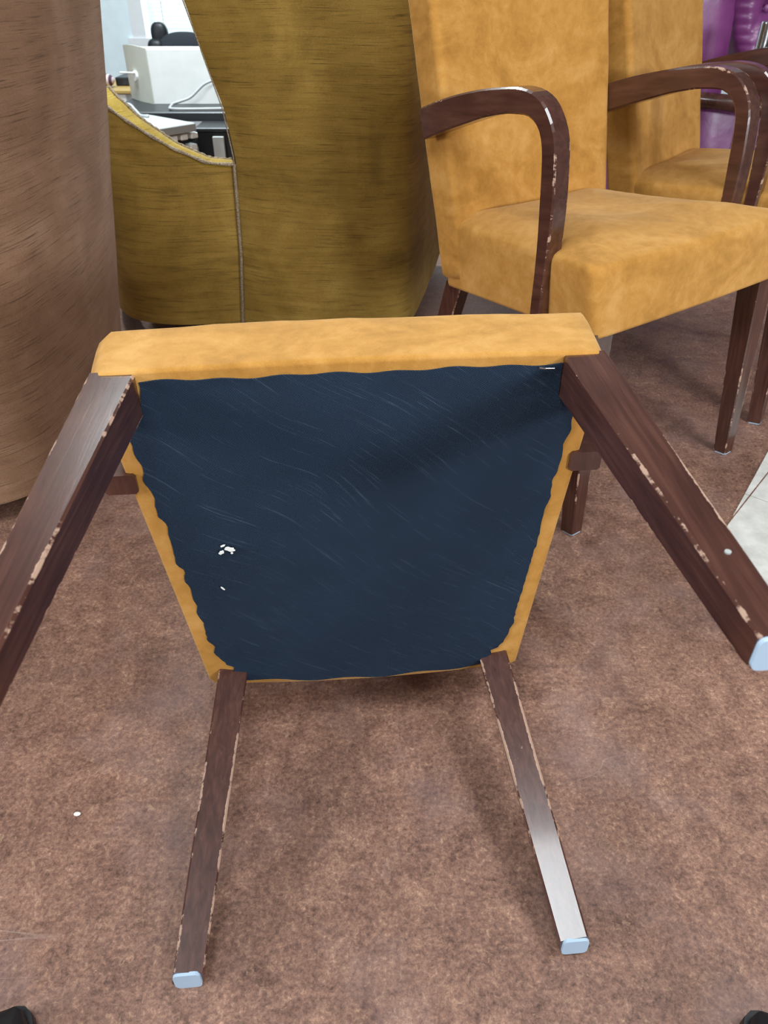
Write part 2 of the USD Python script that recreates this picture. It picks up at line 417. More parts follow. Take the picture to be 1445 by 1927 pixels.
def window(n, axis, at, ua, ub, za, zb):
    w = UsdGeom.Xform.Define(stage, f"/World/window_{n}").GetPrim()
    w.SetCustomDataByKey("kind", "structure")
    def bar(a, b, c, d, name):
        lo, hi = (a, at + .05, c), (b, at + .09, d)
        if axis == "x":
            lo, hi = (at + .05, a, c), (at + .09, b, d)
        obj(name, box(lo, hi), "trim", w)
    t = .05
    bar(ua, ub, za, za + t, "frame_rail"); bar(ua, ub, zb - t, zb, "frame_rail")
    bar(ua, ua + t, za + t, zb - t, "frame_stile"); bar(ub - t, ub, za + t, zb - t, "frame_stile")
    mid = (ua + ub) / 2
    bar(mid - .025, mid + .025, za + t, zb - t, "frame_stile")
    return w


window(1, "y", y1, -1.42, -.20, .53, 1.95)
window(2, "y", y0 - .17, 1.9, 2.7, 1.13, 1.63)
window(3, "x", x0 - .17, -1.35, -.05, 1.10, 2.0)  # unseen left window, added to go with the side light
structure("trim_1", box((-1.53, y1 - .03, .49), (-.09, y1, .53)), "trim")
structure("trim_2", box((-1.50, y1 - .02, .53), (-1.42, y1, 2.0)), "trim")
structure("baseboard_back", box((x0, y1 - .015, 0), (x1, y1, .09)), "trim")
structure("baseboard_left", box((x0, y0, 0), (x0 + .015, y1, .09)), "trim")

# window light on the floor at the right, painted as pale pieces
lit_patch = UsdGeom.Xform.Define(stage, "/World/floor_lit_patch").GetPrim()
lit_patch.SetCustomDataByKey("kind", "structure")
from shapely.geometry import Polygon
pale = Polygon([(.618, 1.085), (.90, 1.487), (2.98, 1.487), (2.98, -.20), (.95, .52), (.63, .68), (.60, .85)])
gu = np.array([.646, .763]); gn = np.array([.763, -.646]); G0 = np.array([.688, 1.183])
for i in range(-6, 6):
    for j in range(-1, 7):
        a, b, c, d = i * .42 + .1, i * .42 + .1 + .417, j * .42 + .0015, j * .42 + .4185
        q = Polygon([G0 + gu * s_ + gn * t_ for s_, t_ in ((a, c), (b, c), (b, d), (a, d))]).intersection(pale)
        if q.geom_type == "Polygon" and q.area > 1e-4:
            obj("lit_patch_piece", trimesh.creation.extrude_polygon(q, .0018, engine="earcut"), "tile", lit_patch)

# ------------------------------------------------------------------ the velvet armchairs
W, D, WR, T = .5257, .4700, .416, .116          # seat: front width, depth, rear width, front thickness
LF, LR, RAKE = .38809, .33556, .088
GA = .09664                                      # how far the seat leans back when the chair stands


def trapezoid(wf, wr, yf, yr, n_side=26, r=.02, bow=.005):
    """rounded outline of the seat, counter-clockwise, points (n, 2); the front bows out by 'bow'"""
    from shapely.geometry import Polygon
    pg = Polygon([(-wf / 2, yf), (-wr / 2, yr), (wr / 2, yr), (wf / 2, yf)]).buffer(-r).buffer(r, quad_segs=6)
    c = np.array(pg.exterior.coords)[:-1]
    L = np.concatenate([[0], np.cumsum(np.linalg.norm(np.diff(np.vstack([c, c[:1]]), axis=0), axis=1))])
    s = np.linspace(0, L[-1], 4 * n_side, endpoint=False)
    cc = np.vstack([c, c[:1]])
    out = np.column_stack([np.interp(s, L, cc[:, 0]), np.interp(s, L, cc[:, 1])])
    w = np.clip(1 - (out[:, 0] / (wf / 2)) ** 2, 0, 1)
    out[:, 1] += np.where(out[:, 1] > (yf + yr) / 2, bow * w * np.clip((out[:, 1] - yr) / (yf - yr), 0, 1), 0)
    return out


def seat_mesh(seed, sag, D):
    o = trapezoid(W, WR, 0.0, -D + .005, r=.012)
    cx = np.array([0, -D / 2])
    rings = []
    tw = T + .004
    prof = [(.006, 0.0), (.0012, .0015), (0, .006), (0, .04), (.0, .075), (.0005, .100), (.0022, .109), (.0065, .1150), (.014, .1185)]
    for inset, z in prof:
        d = o - cx; L = np.linalg.norm(d, axis=1, keepdims=True)
        q = cx + d * (1 - inset / L)
        back = np.clip(-q[:, 1] / D, 0, 1)
        zz = z * tw / .1185 * (1 + .10 * back * (z / .12))
        wide = 1 + .062 * np.clip(zz / T, 0, 1) * np.clip(1 + q[:, 1] / D, 0, 1)
        q = np.column_stack([q[:, 0] * wide, q[:, 1]])
        rings.append(np.column_stack([q, zz]))
    edge = rings[-1]
    for k in range(1, 15):
        f = 1 - k / 15.0
        q = cx + (edge[:, :2] - cx) * f
        r2 = f
        crown = .030 * (1 - r2 ** 2.6) - sag * .012 * np.exp(-((q[:, 0] / .13) ** 2 + ((q[:, 1] + .2) / .13) ** 2))
        rings.append(np.column_stack([q, edge[:, 2] * f + (edge[:, 2].mean()) * (1 - f) + crown]))
    m = rings_mesh(rings)
    v = m.vertices.copy()
    nz = meshkit.fbm(v * 9 + seed * 7.3, 3, seed) - .5
    nf = meshkit.fbm(v * np.array([60, 60, 14]) + 3.1, 2, seed + 5) - .5
    up = np.clip((v[:, 2] - .02) / .08, 0, 1)
    v += m.vertex_normals * (nz * .007 * up + nf * .0016 * (v[:, 2] > .004))[:, None]
    return trimesh.Trimesh(v, m.faces, process=False)


def back_mesh(seed, D):
    """the upholstered backrest, leaning back; hollow towards the sitter, bowed towards the rear"""
    Zt, th = .615, .072
    rings = []
    nz = 34
    for i in range(nz):
        f = i / (nz - 1)
        z = .004 + f * (Zt - .004)
        hw = .215 + .023 * f
        lean = -.132 * z - .012 * math.sin(math.pi * f) * 0
        e = 1.0
        if f > .93:
            e = math.sqrt(max(0.0, 1 - ((f - .93) / .07) ** 2)) * .35 + .65
        ei = 1.0 - .12 * max(0, (.02 - f) / .02)
        pts = []
        for (sx, sy) in ((1, 1), (-1, 1), (-1, -1), (1, -1)):
            r = .016 if sy > 0 else .008
            for a in np.linspace(0, math.pi / 2, 5):
                base = {(1, 1): 0, (-1, 1): math.pi / 2, (-1, -1): math.pi, (1, -1): 1.5 * math.pi}[(sx, sy)]
                pts.append((sx * (hw * ei - r) + r * math.cos(a + base), sy * (th / 2 * e * ei - r) + r * math.sin(a + base)))
            nxt = {(1, 1): (-1, 1), (-1, 1): (-1, -1), (-1, -1): (1, -1), (1, -1): (1, 1)}[(sx, sy)]
            if sy == nxt[1]:
                for g in np.linspace(1, -1, 12)[1:-1] * (1 if sx > 0 else -1):
                    pts.append((g * (hw * ei - r), sy * th / 2 * e * ei))
        pts = np.array(pts)
        x, y = pts[:, 0], pts[:, 1]
        bow = -.012 * (1 - (x / hw) ** 2)
        yy = y + bow + .006 - .003 + (.006 * (1 - (x / hw) ** 2) * math.sin(math.pi * min(1, f * 1.05)) * (y > 0))
        rings.append(np.column_stack([x, -D + .004 + th / 2 + yy + lean - .002, np.full(len(pts), z)]))
    m = rings_mesh(rings)
    v = m.vertices.copy()
    n1 = meshkit.fbm(v * 8 + 11.0, 3, seed) - .5
    v += m.vertex_normals * (n1 * .005 * np.clip((v[:, 2] - .03) / .1, 0, 1))[:, None]
    return trimesh.Trimesh(v, m.faces, process=False)


ARM_OUT = [(-.447, .326), (-.401, .337), (-.326, .350), (-.258, .357), (-.196, .359), (-.166, .355), (-.136, .342), (-.118, .323), (-.105, .298), (-.100, .271), (-.099, .217), (-.102, .162), (-.109, .095), (-.116, .03), (-.119, -.004)]
ARM_IN = [(-.440, .278), (-.387, .292), (-.326, .306), (-.257, .320), (-.206, .325), (-.170, .324), (-.147, .314), (-.133, .296), (-.127, .270), (-.126, .240), (-.1265, .200), (-.1275, .150), (-.131, .092), (-.137, .03), (-.1395, -.004)]


def arm_mesh(side):
    n = 56
    idx = np.linspace(0, 1, len(ARM_OUT))
    o, i_ = spline(ARM_OUT, n), spline(ARM_IN, n)
    rings, wear = [], []
    for a, b in zip(o, i_):
        c = (a + b) / 2; u = (a - b); hl = np.linalg.norm(u) / 2; u = u / (2 * hl)
        s, w = section(.0178, hl + .0018, ch=.003, strip=.004)
        yc = c[1 - 1]
        xc = .2560 + .055 * (c[0] + .12)
        rings.append(np.column_stack([side * (xc + s[:, 0]), c[0] + u[0] * s[:, 1], c[1] + u[1] * s[:, 1]])); wear.append(w)
    m = rings_mesh(rings)
    return m, np.concatenate([*wear, [0, 0]])


def cover_mesh(seed):
    """dust cover under the seat: a slightly slack sheet whose edge is folded under by hand"""
    rng = np.random.default_rng(seed)
    ny, nx = 92, 84
    ys = np.concatenate([np.linspace(-.010, -.046, 9), np.linspace(-.0475, -.452, ny - 9)])
    V = []
    for y in ys:
        if y > -.047:
            e = .2145
        elif y < -.425:
            e = .172
        else:
            e = W / 2 - .021 + (W - WR) / 2 / D * y * 1.0 - .0
            e = e - .012 * np.clip((-.38 - y) / .05, 0, 1)
        wob = .0048 * (float(meshkit.fbm(np.array([y * 45, seed, 0.]), 2, seed)) - .5) + .0025 * (float(meshkit.noise(np.array([y * 160, seed, 4.]), seed)) - .5)
        for t in np.linspace(-1, 1, nx):
            edge = 1 - abs(t)
            yy = y
            if y < -.43:
                yy = y - .012 * (1 - t * t) * (-.43 - y) / .022 + .002 * math.sin(t * 11) * (-.43 - y) / .022
            if y > -.02:
                yy = y + .0010 * math.sin(t * 23) + .0008 * math.sin(t * 9.0)
            x = t * e + (wob * (1 if t > 0 else -1) * abs(t) if -.43 < y < -.05 else 0) + (.006 * (float(meshkit.noise(np.array([y * 70, 9., 4.]), seed)) - .5) * abs(t) if t > 0 else 0)
            V.append((x, yy, 0.0))
    V = np.array(V)
    u = np.tile(np.linspace(-1, 1, nx), ny); v = np.repeat(np.linspace(0, 1, ny), nx)
    edge = np.minimum(np.minimum(1 - np.abs(u), 1), np.minimum(v, 1 - v) * 2)
    hem = np.clip(edge / .05, 0, 1)
    wr = meshkit.fbm(np.column_stack([V[:, 0] * 7, V[:, 1] * 7, V[:, 0] * 0 + seed]), 3, seed) - .5
    crease = np.sin((V[:, 0] * .5 + V[:, 1]) * 60 + wr * 9) * np.exp(-((np.abs(u) - .93) / .10) ** 2)
    V[:, 2] = -.0022 - .0030 * np.clip(edge * 2.2, 0, 1) - .006 * wr * hem - .0007 * crease * hem
    F = []
    for i in range(ny - 1):
        for j in range(nx - 1):
            a = i * nx + j
            F += [[a, a + 1, a + nx + 1], [a, a + nx + 1, a + nx]]
    loop = [j for j in range(nx)] + [i * nx + nx - 1 for i in range(1, ny)] + [(ny - 1) * nx + j for j in range(nx - 2, -1, -1)] + [i * nx for i in range(ny - 2, 0, -1)]
    base = len(V)
    low = V[loop].copy(); low[:, 2] = .0015
    V = np.vstack([V, low])
    n = len(loop)
    for k in range(n):
        q = (k + 1) % n
        F += [[loop[k], base + k, base + q], [loop[k], base + q, loop[q]]]
    return trimesh.Trimesh(V, np.array(F), process=False)


def pad_mesh(c, hx, hy, t=.004):
    from shapely.geometry import box as sbox
    pg = sbox(-hx, -hy, hx, hy).buffer(-.006).buffer(.006, quad_segs=5)
    m = trimesh.creation.extrude_polygon(pg, t, engine="earcut")
    m.apply_translation((c[0], c[1], c[2] - t + .0008))
    return m


def build_armchair(label, origin, axes, seed, sag, depth=D, group=None):
    t = thing("armchair", label, "armchair", origin, axes, group)
    obj("seat", seat_mesh(seed, sag, depth), "velvet", t, smooth=50)
    obj("backrest", back_mesh(seed + 1, depth), "velvet", t, smooth=50)
    obj("dust_cover", cover_mesh(seed + 2), "dust", t, smooth=40, label="black woven dust cover under the seat")
    fx = W / 2
    for s in (-1, 1):
        # front legs: square at the rail, tapering to the foot
        top, bot = (s * (fx - .0245), -.0255, .008), (s * (fx - .0155), -.0275, -LF + .004)
        m, w = tapered_leg(top, bot, (.0235, .0235), (.0145, .0145))
        g = obj("leg", m, "wood_leg", t, wear=w)
        obj("foot_pad", pad_mesh(bot, .0138, .0138), "pad", g, label="pale felt foot pad, sky blue put into its colour")
    for s in (-1, 1):
        top, bot = (s * (WR / 2 - .030), .017 - depth, .008), (s * (.4165 / 2 - .0), -D - RAKE + .0165, -LR + .004)
        m, w = tapered_leg(top, bot, (.0190, .021), (.0160, .0145), turn=s * .21)
        g = obj("leg", m, "wood_leg", t, wear=w)
        obj("foot_pad", pad_mesh(bot, .0142, .0142), "pad", g, label="pale felt foot pad, sky blue put into its colour")
    for s in (-1, 1):
        m, w = arm_mesh(s)
        obj("arm", m, "wood_arm", t, wear=w)
    return t


def standing_axes(phi):
    """chair frame (x: its right, y: its front, z: up along the seat's normal) of an upright chair facing phi"""
    F = np.array([math.cos(phi), math.sin(phi), 0]); R = np.array([F[1], -F[0], 0]); Z = np.array([0, 0, 1.0])
    c, s = math.cos(GA), math.sin(GA)
    return np.column_stack([R, F * c + Z * s, -F * s + Z * c])


def standing_origin(x, y, phi):
    """so that the feet touch the floor and the front centre of the seat is over (x, y)"""
    A = standing_axes(phi)
    o = np.array([x, y, 0.0])
    foot = A @ np.array([0, -.0275, -LF]); rear = A @ np.array([0, -D - RAKE + .0165, -LR])
    return o + np.array([0, 0, -min(foot[2], rear[2])])


# the tipped chair lies on its back: its front points up, its top away from the camera
TIP_O = np.array([-.03168, .69010, .5600])
TIP_A = np.array([[-.99703, -.01189, -.07615], [-.07609, -.00515, .99709], [-.01225, .99992, .00423]])
tipped = build_armchair("gold velvet armchair tipped on its back, black underside and four dark legs facing out", TIP_O, TIP_A, 3, 0.0)
for px, py, sx, sy, rot in ((.1385, -.2285, .0085, .004, .3), (.150, -.2325, .003, .005, 1.0), (.1465, -.2225, .004, .0016, -.4), (.1375, -.2340, .002, .002, 0), (.156, -.2875, .0045, .0012, .9)):
    a = np.linspace(0, 2 * np.pi, 12, endpoint=False)
    px, py, sx, sy = px + .011, py + .006, sx * .72, sy * .72
    rr = 1 + .35 * np.sin(3 * a + px * 900) * np.cos(2 * a + 1)
    q = np.column_stack([np.cos(a) * sx * rr, np.sin(a) * sy * rr]) @ np.array([[math.cos(rot), math.sin(rot)], [-math.sin(rot), math.cos(rot)]])
    from shapely.geometry import Polygon
    m = trimesh.creation.extrude_polygon(Polygon(q).buffer(0), .0012, engine="earcut")
    m.apply_translation((px, py, -.0090))
    obj("paint_fleck", m, "white_fleck", tipped)

plug = trimesh.creation.cylinder(.0023, .0022, sections=20)
plug.apply_transform(trimesh.transformations.rotation_matrix(math.pi / 2, (1, 0, 0))); plug.apply_translation((-.2482, -.0108, -.307))
obj("dowel_plug", plug, "grey_metal", tipped, smooth=40, label="small pale plug in the front leg")
obj("staple", tube([(-.190, -.0122, -.0045), (-.196, -.0128, -.0058), (-.2055, -.0136, -.0048)], .0009, 6), "steel", tipped, label="bright staple at the corner of the dust cover")

A1_PHI = -.938
A1 = build_armchair("gold velvet armchair standing upright right behind the tipped chair", standing_origin(.5542, 1.2953, A1_PHI), standing_axes(A1_PHI), 11, 1.0, .447)
A2_PHI = -.66
A2 = build_armchair("gold velvet armchair at the far right, partly hidden by the armchair before it", standing_origin(1.03, 1.77, A2_PHI), standing_axes(A2_PHI), 23, .6, .447)


# ------------------------------------------------------------------ the two tall tub chairs
def shell(plan, z0, top, flare, thick=.07, nu=60, nv=40, top_round=.02, seed=0, amp=.006):
    """upholstered panel: plan curve (outer face, running so that outside is on its right), raised from z0 to top(u); flare(u, z) -> (dx, dy)"""
    P = spline(plan, nu)
    tg = np.gradient(P, axis=0); tg /= np.linalg.norm(tg, axis=1, keepdims=True)
    nrm = np.column_stack([tg[:, 1], -tg[:, 0]])
    us = np.linspace(0, 1, nu)
    rings = []
    # each ring goes round the panel's section at one u: outer up, over the top, inner down
    for k in range(nu):
        zt = top(us[k])
        zs = np.linspace(z0, zt - top_round, nv)
        out = []
        for z in zs:
            d = np.array(flare(us[k], z)); out.append([*(P[k] + d), z])
        zz = zt - top_round
        d = np.array(flare(us[k], zt))
        for a in np.linspace(0, np.pi, 9)[1:-1]:
            r = thick / 2
            c = P[k] + d - nrm[k] * r
            out.append([*(c + nrm[k] * r * np.cos(a)), zz + top_round * np.sin(a)])
        for z in zs[::-1]:
            dd = np.array(flare(us[k], z)); out.append([*(P[k] + dd - nrm[k] * thick), z])
        rings.append(out)
    m = rings_mesh(rings, cap=False)
    n = len(rings[0]); F = [list(f) for f in m.faces]
    for base in (0, (nu - 1) * n):
        for j in range(n // 2 - 1):
            F += [[base + j, base + j + 1, base + n - 2 - j], [base + j, base + n - 2 - j, base + n - 1 - j]]
    m = trimesh.Trimesh(m.vertices, np.array(F), process=False); m.fix_normals()
    v = m.vertices.copy()
    if amp:
        nz = meshkit.fbm(v * np.array([4.5, 4.5, 3.0]) + seed * 3.7, 3, seed) - .5
        v += m.vertex_normals * (nz * amp)[:, None]
    return trimesh.Trimesh(v, m.faces, process=False)


# gold: the tall back panel
def gold_flare(u, z):
    zs = [0, .06, .25, .49, .60, .82, 1.05, 1.3]; xs = [.0, .0, .016, .024, .010, -.052, -.145, -.25]
    k = max(0.0, 1 - u / .55) ** 1.5
    return (np.interp(z, zs, xs) * k, -.035 * math.sin(min(1, max(0, z) / .9) * math.pi) * (1 - abs(2 * u - 1)) * .6)


gold = thing("tub_chair", "tall olive-gold ribbed velvet tub chair with pale cord seam, behind the tipped chair", "tub chair")
gplan = [(-.400, 2.045), (-.31, 2.005), (-.18, 1.983), (-.06, 1.984), (.01, 1.995), (.055, 2.03), (.082, 2.09), (.110, 2.20), (.158, 2.45), (.205, 2.72)]
gtop = lambda u: 1.18 - .12 * u ** 3
gb = obj("back_panel", shell(gplan, .055, gtop, gold_flare, seed=4, amp=.012, nv=60), "slub_gold", gold, smooth=60)
splan = [(-.86, 2.52), (-.845, 2.36), (-.805, 2.20), (-.735, 2.085), (-.66, 2.045), (-.56, 2.03), (-.46, 2.035), (-.402, 2.046)]


def side_top(u):
    return float(np.interp(u, [0, .35, .52, .62, .72, .82, .92, 1.0], [.56, .60, .628, .60, .553, .508, .474, .468]))


obj("side_panel", shell(splan, .055, side_top, lambda u, z: (np.interp(z, [.06, .49, .7], [0, .022, .02]) * (1 if u > .5 else u * 2), 0), thick=.06, top_round=.006, seed=9, nv=40), "slub_gold", gold, smooth=60)
# the band along the top of the side panel, between two cords
SP = spline(splan, 60); us = np.linspace(0, 1, 60)
tg = np.gradient(SP, axis=0); tg /= np.linalg.norm(tg, axis=1, keepdims=True); nr = np.column_stack([tg[:, 1], -tg[:, 0]])


def side_xy(k):
    z = side_top(us[k])
    return SP[k] + np.array([np.interp(z, [.06, .49, .7], [0, .022, .02]) * (1 if us[k] > .5 else us[k] * 2), 0]), z


bandV, F = [], []
for k in range(60):
    c, z = side_xy(k)
    q = []
    for w_, dz in ((.001, -.004), (.005, .006), (.018, .0095), (.030, .0105), (.044, .0095), (.060, .005), (.066, -.004)):
        q.append([*(c - nr[k] * w_), z + dz])
    bandV.append(q)
bm = rings_mesh(bandV)
obj("top_band", bm, "band", gold, smooth=50, label="bright yellow-gold band along the top of the low side")
for off in (-.0015, .060):
    pts = [[*(side_xy(k)[0] - nr[k] * off), side_xy(k)[1] + .006] for k in range(60)]
    obj("piping", tube(spline(pts, 260), .0042, 8, twist=900.0, lobes=2), "cord", gold, smooth=True)
GP = spline(gplan, 60)
for za, zb, rr_ in ((.06, .475, .0044), (.475, 1.16, .0016)):
    seam = [[GP[0][0] + gold_flare(0, z)[0] - .002, GP[0][1] + gold_flare(0, z)[1] - .006, z] for z in np.linspace(za, zb, 50)]
    obj("piping", tube(spline(seam, 420), rr_, 8, twist=900.0, lobes=2), "cord", gold, smooth=True, label="twisted pale cord down the seam")


def tub_inside(t, plan_in, seat_z, m, feet):
    from shapely.geometry import Polygon
    pg = Polygon(plan_in).buffer(-.02).buffer(.02)
    c = trimesh.creation.extrude_polygon(pg, seat_z - .06, engine="earcut"); c.apply_translation((0, 0, .06))
    obj("seat", c, m, t)
    for fx_, fy_ in feet:
        obj("foot",
            rings_mesh([[(fx_ + r * math.cos(a), fy_ + r * math.sin(a), z) for a in np.linspace(0, 2 * np.pi, 16, endpoint=False)] for r, z in ((.014, 0), (.016, .004), (.021, .075))]), "wood_plain", t)


tub_inside(gold, [(-.75, 2.52), (-.72, 2.22), (-.62, 2.11), (-.36, 2.12), (-.08, 2.08), (-.02, 2.13), (.02, 2.25), (.09, 2.62)], .30, "slub_gold", [(-.66, 2.2), (-.02, 2.2), (-.68, 2.48), (.05, 2.56)])

# brown: seen from behind at the left edge
def brown_flare(u, z):
    xs = np.interp(z, [.05, .33, .60, .84, 1.3], [0, .047, .088, .120, .18])
    return (xs * max(0, u - .35) / .65, -.012 * math.sin(min(1, z / .9) * math.pi))


brown = thing("tub_chair", "tall bronze-brown ribbed velvet tub chair cut off by the left edge", "tub chair")
bplan = [(-1.42, 1.72), (-1.40, 1.45), (-1.28, 1.25), (-1.08, 1.155), (-.86, 1.128), (-.74, 1.142), (-.675, 1.185), (-.640, 1.27), (-.632, 1.42), (-.65, 1.62), (-.68, 1.80)]
obj("back_panel", shell(bplan, .060, lambda u: 1.16, brown_flare, seed=15, nu=90, nv=60, amp=.012), "slub_brown", brown, smooth=60)
tub_inside(brown, [(-1.32, 1.85), (-1.30, 1.45), (-1.2, 1.32), (-1.0, 1.24), (-.82, 1.24), (-.75, 1.32), (-.72, 1.5), (-.77, 1.85)], .40, "slub_brown", [(-1.2, 1.36), (-.80, 1.34), (-1.2, 1.75), (-.80, 1.75)])

# ------------------------------------------------------------------ purple leather chair, far right
pur = thing("leather_armchair", "purple buttoned leather armchair with dark wooden rail, far right", "armchair")
pp = [(.78, 3.35), (.80, 3.10), (.88, 2.96), (1.00, 2.90), (1.10, 2.90), (1.165, 2.935)]
obj("outer_back", shell(pp, .12, lambda u: 1.12, lambda u, z: (.07 * (.5 - z) * u if z > .5 else 0, 0), thick=.05, seed=31, amp=.014, nv=40), "leather", pur, smooth=60)
# buttoned inner back: a padded sheet with pulled-in buttons
nx_, nz_ = 70, 70
buttons = [(1.245, .77), (1.39, .77), (1.32, .66), (1.47, .66), (1.245, .99), (1.39, .99), (1.32, .88), (1.47, .88)]
Vp = []
for j in range(nz_):
    z = .50 + .66 * j / (nz_ - 1)
    left = 1.185 - .30 * (z - .60) + .22 * max(0, .68 - z)
    for i in range(nx_):
        x = left + (1.62 - left) * i / (nx_ - 1)
        e = i / (nx_ - 1)
        roll = .055 * math.sqrt(max(0, 1 - (1 - min(1, e / .13)) ** 2))
        dimple = sum(.030 * math.exp(-((x - bx) ** 2 + (z - bz) ** 2) / .0011) for bx, bz in buttons)
        fold = sum(.016 * math.exp(-abs((x - bx) - s * (z - bz)) / .010) * math.exp(-((x - bx) ** 2 + (z - bz) ** 2) / .006) for bx, bz in buttons for s in (.7, -.7))
        wr = .006 * math.sin(z * 210) * math.exp(-((e - .06) / .06) ** 2)
        Vp.append((x, 2.955 - roll + dimple + fold + wr - .018 * math.sin(e * 9) * 0, z))
Vp = np.array(Vp); Fp = []
for j in range(nz_ - 1):
    for i in range(nx_ - 1):
        a = j * nx_ + i; Fp += [[a, a + 1, a + nx_ + 1], [a, a + nx_ + 1, a + nx_]]
nB = len(Vp); Vb = Vp.copy(); Vb[:, 1] = 3.03
Fp = np.vstack([Fp, np.array(Fp)[:, ::-1] + nB])
lp = list(range(nx_)) + [j * nx_ + nx_ - 1 for j in range(1, nz_)] + [(nz_ - 1) * nx_ + i for i in range(nx_ - 2, -1, -1)] + [j * nx_ for j in range(nz_ - 2, 0, -1)]
for k in range(len(lp)):
    a, b = lp[k], lp[(k + 1) % len(lp)]
    Fp = np.vstack([Fp, [[a, a + nB, b + nB], [a, b + nB, b]]])
inner = obj("buttoned_back", trimesh.Trimesh(np.vstack([Vp, Vb]), Fp, process=False), "leather", pur, smooth=60)
for bx, bz in buttons:
    b = trimesh.creation.icosphere(2, .011); b.apply_scale((1, .5, 1)); b.apply_translation((bx, 2.925, bz))
    obj("button", b, "leather", inner, smooth=True)
rail = tube(spline([(.98, 2.90, .515), (1.10, 2.84, .512), (1.25, 2.80, .500), (1.45, 2.80, .485)], 30), .026, 14)
obj("rail", rail, "wood_plain", pur, smooth=40, label="dark wooden rail")
lower = shell([(.94, 2.99), (1.02, 2.93), (1.16, 2.89), (1.34, 2.89), (1.55, 2.95)], .12, lambda u: .50, lambda u, z: (0, -.02 * math.sin(z * 6)), thick=.07, seed=37, amp=.008)
obj("lower_panel", lower, "leather", pur, smooth=60)
obj("armrest", box((1.02, 2.46, .655), (1.62, 2.53, .695), .006).apply_transform(trimesh.transformations.rotation_matrix(-.06, (0, 1, 0), (1.3, 2.5, .67))), "wood_plain", pur, label="dark wooden armrest")
obj("arm_post", box((1.50, 2.47, .12), (1.55, 2.52, .67), .004), "wood_plain", pur)
obj("arm_joint", box((1.50, 2.50, .40), (1.54, 2.93, .45), .004), "wood_plain", pur)
obj("seat", box((1.0, 2.98, .12), (1.6, 3.4, .42), .02), "leather", pur, smooth=40)
for fx_, fy_ in ((.95, 3.02), (1.5, 2.98), (.95, 3.33), (1.52, 3.33)):
    obj("foot", box((fx_ - .02, fy_ - .02, 0), (fx_ + .02, fy_ + .02, .13), .003), "wood_plain", pur)
post = thing("steel_post", "polished steel post standing at the right edge before the purple chair", "post", (1.128, 2.62, 0))
obj("tube", rings_mesh([[(.019 * s * math.cos(a), .019 * s * math.sin(a), z) for a in np.linspace(0, 2 * np.pi, 24, endpoint=False)] for s, z in ((1, .008), (1, .742), (.93, .748), (.7, .75))]), "steel", post, smooth=40)
obj("base_plate", trimesh.creation.cylinder(.07, .01, sections=32).apply_translation((0, 0, .005)), "black_plastic", post)

# ------------------------------------------------------------------ things on the low table at the back left
table = thing("low_table", "low black table under the white bin, back left", "table", (-.68, 3.73, 0))
obj("table_top", box((-.48, -.25, .355), (.48, .25, .390), .004), "dark_top", table)
for sx in (-1, 1):
    for sy in (-1, 1):
        obj("leg", box((sx * .44 - .025, sy * .21 - .025, 0), (sx * .44 + .025, sy * .21 + .025, .355), .003), "dark_top", table)
wb = thing("white_bin", "white plastic bin with cream end and round latch, on the low black table", "bin", (-1.008, 3.70, .390))


def prism(plan, za, zb):
    m = trimesh.creation.extrude_polygon(Polygon(plan), zb - za, engine="earcut"); m.apply_translation((0, 0, za)); return m


obj("body", prism([(.004, .006), (.42, .006), (.42, .25), (-.09, .25), (-.135, .172)], 0, .197), "white_plastic", wb)
obj("front_panel", box((.002, 0, .0), (.424, .006, .205), .0015), "white_plastic", wb)
endp = []
for k in range(13):
    f = k / 12; bow = .010 * math.sin(math.pi * f)
    p = np.array([-.002 - .142 * f, .002 + .168 * f]) + np.array([-.763, -.646]) * bow
    i2 = p + np.array([.763, .646]) * .006
    e = .006 * math.sin(math.pi * f)
    endp.append([(*p, -.0 + .002 * f), (*p, .209 + e), (*i2, .209 + e), (*i2, .0 + .002 * f)])
obj("end_panel", rings_mesh(endp), "cream_plastic", wb, label="cream end panel")
lt = trimesh.creation.cylinder(.020, .016, sections=24)
lt.apply_transform(trimesh.transformations.rotation_matrix(math.pi / 2, (1, 0, 0))); lt.apply_transform(trimesh.transformations.rotation_matrix(-.87, (0, 0, 1))); lt.apply_translation((-.082, .080, .100))
obj("latch", lt, "white_plastic", wb, smooth=40)
obj("latch_pin", tube([(-.075, .065, .112), (-.16, .12, .108)], .004, 8), "white_plastic", wb, smooth=40)
cab = spline([(-.66, 3.66, .50), (-.76, 3.66, .475), (-.84, 3.64, .42), (-.905, 3.60, .402), (-.90, 3.53, .397), (-.84, 3.51, .397), (-.74, 3.515, .397), (-.6, 3.54, .397)], 60)
tag(obj("cable", tube(cab, .0055, 8), "cable", smooth=True), "grey cable looping down the front of the white bin", "cable")
ch = thing("office_chair", "black office chair with headrest behind the white bin", "office chair", (-1.04, 4.54, 0))
bk = trimesh.creation.icosphere(4, 1.0); v = bk.vertices; v = np.sign(v) * np.abs(v) ** .8
obj("backrest", trimesh.Trimesh(v * np.array([.165, .045, .16]) + np.array([.01, 0, .448]), bk.faces), "black_fabric", ch, smooth=True)
obj("headrest", trimesh.Trimesh(v * np.array([.044, .03, .055]) + np.array([-.115, .02, .595]), bk.faces), "black_plastic", ch, smooth=True)
obj("headrest_post", box((-.135, .0, .45), (-.10, .03, .57), .004), "black_plastic", ch)
obj("shoulder", trimesh.Trimesh(v * np.array([.045, .04, .045]) + np.array([-.135, 0, .535]), bk.faces), "black_plastic", ch, smooth=True)
obj("seat", box((-.2, .04, .30), (.25, .45, .36), .02), "black_fabric", ch, smooth=40)
obj("pedestal", trimesh.creation.cylinder(.03, .26, sections=20).apply_translation((.03, .25, .17)), "black_plastic", ch, smooth=40)
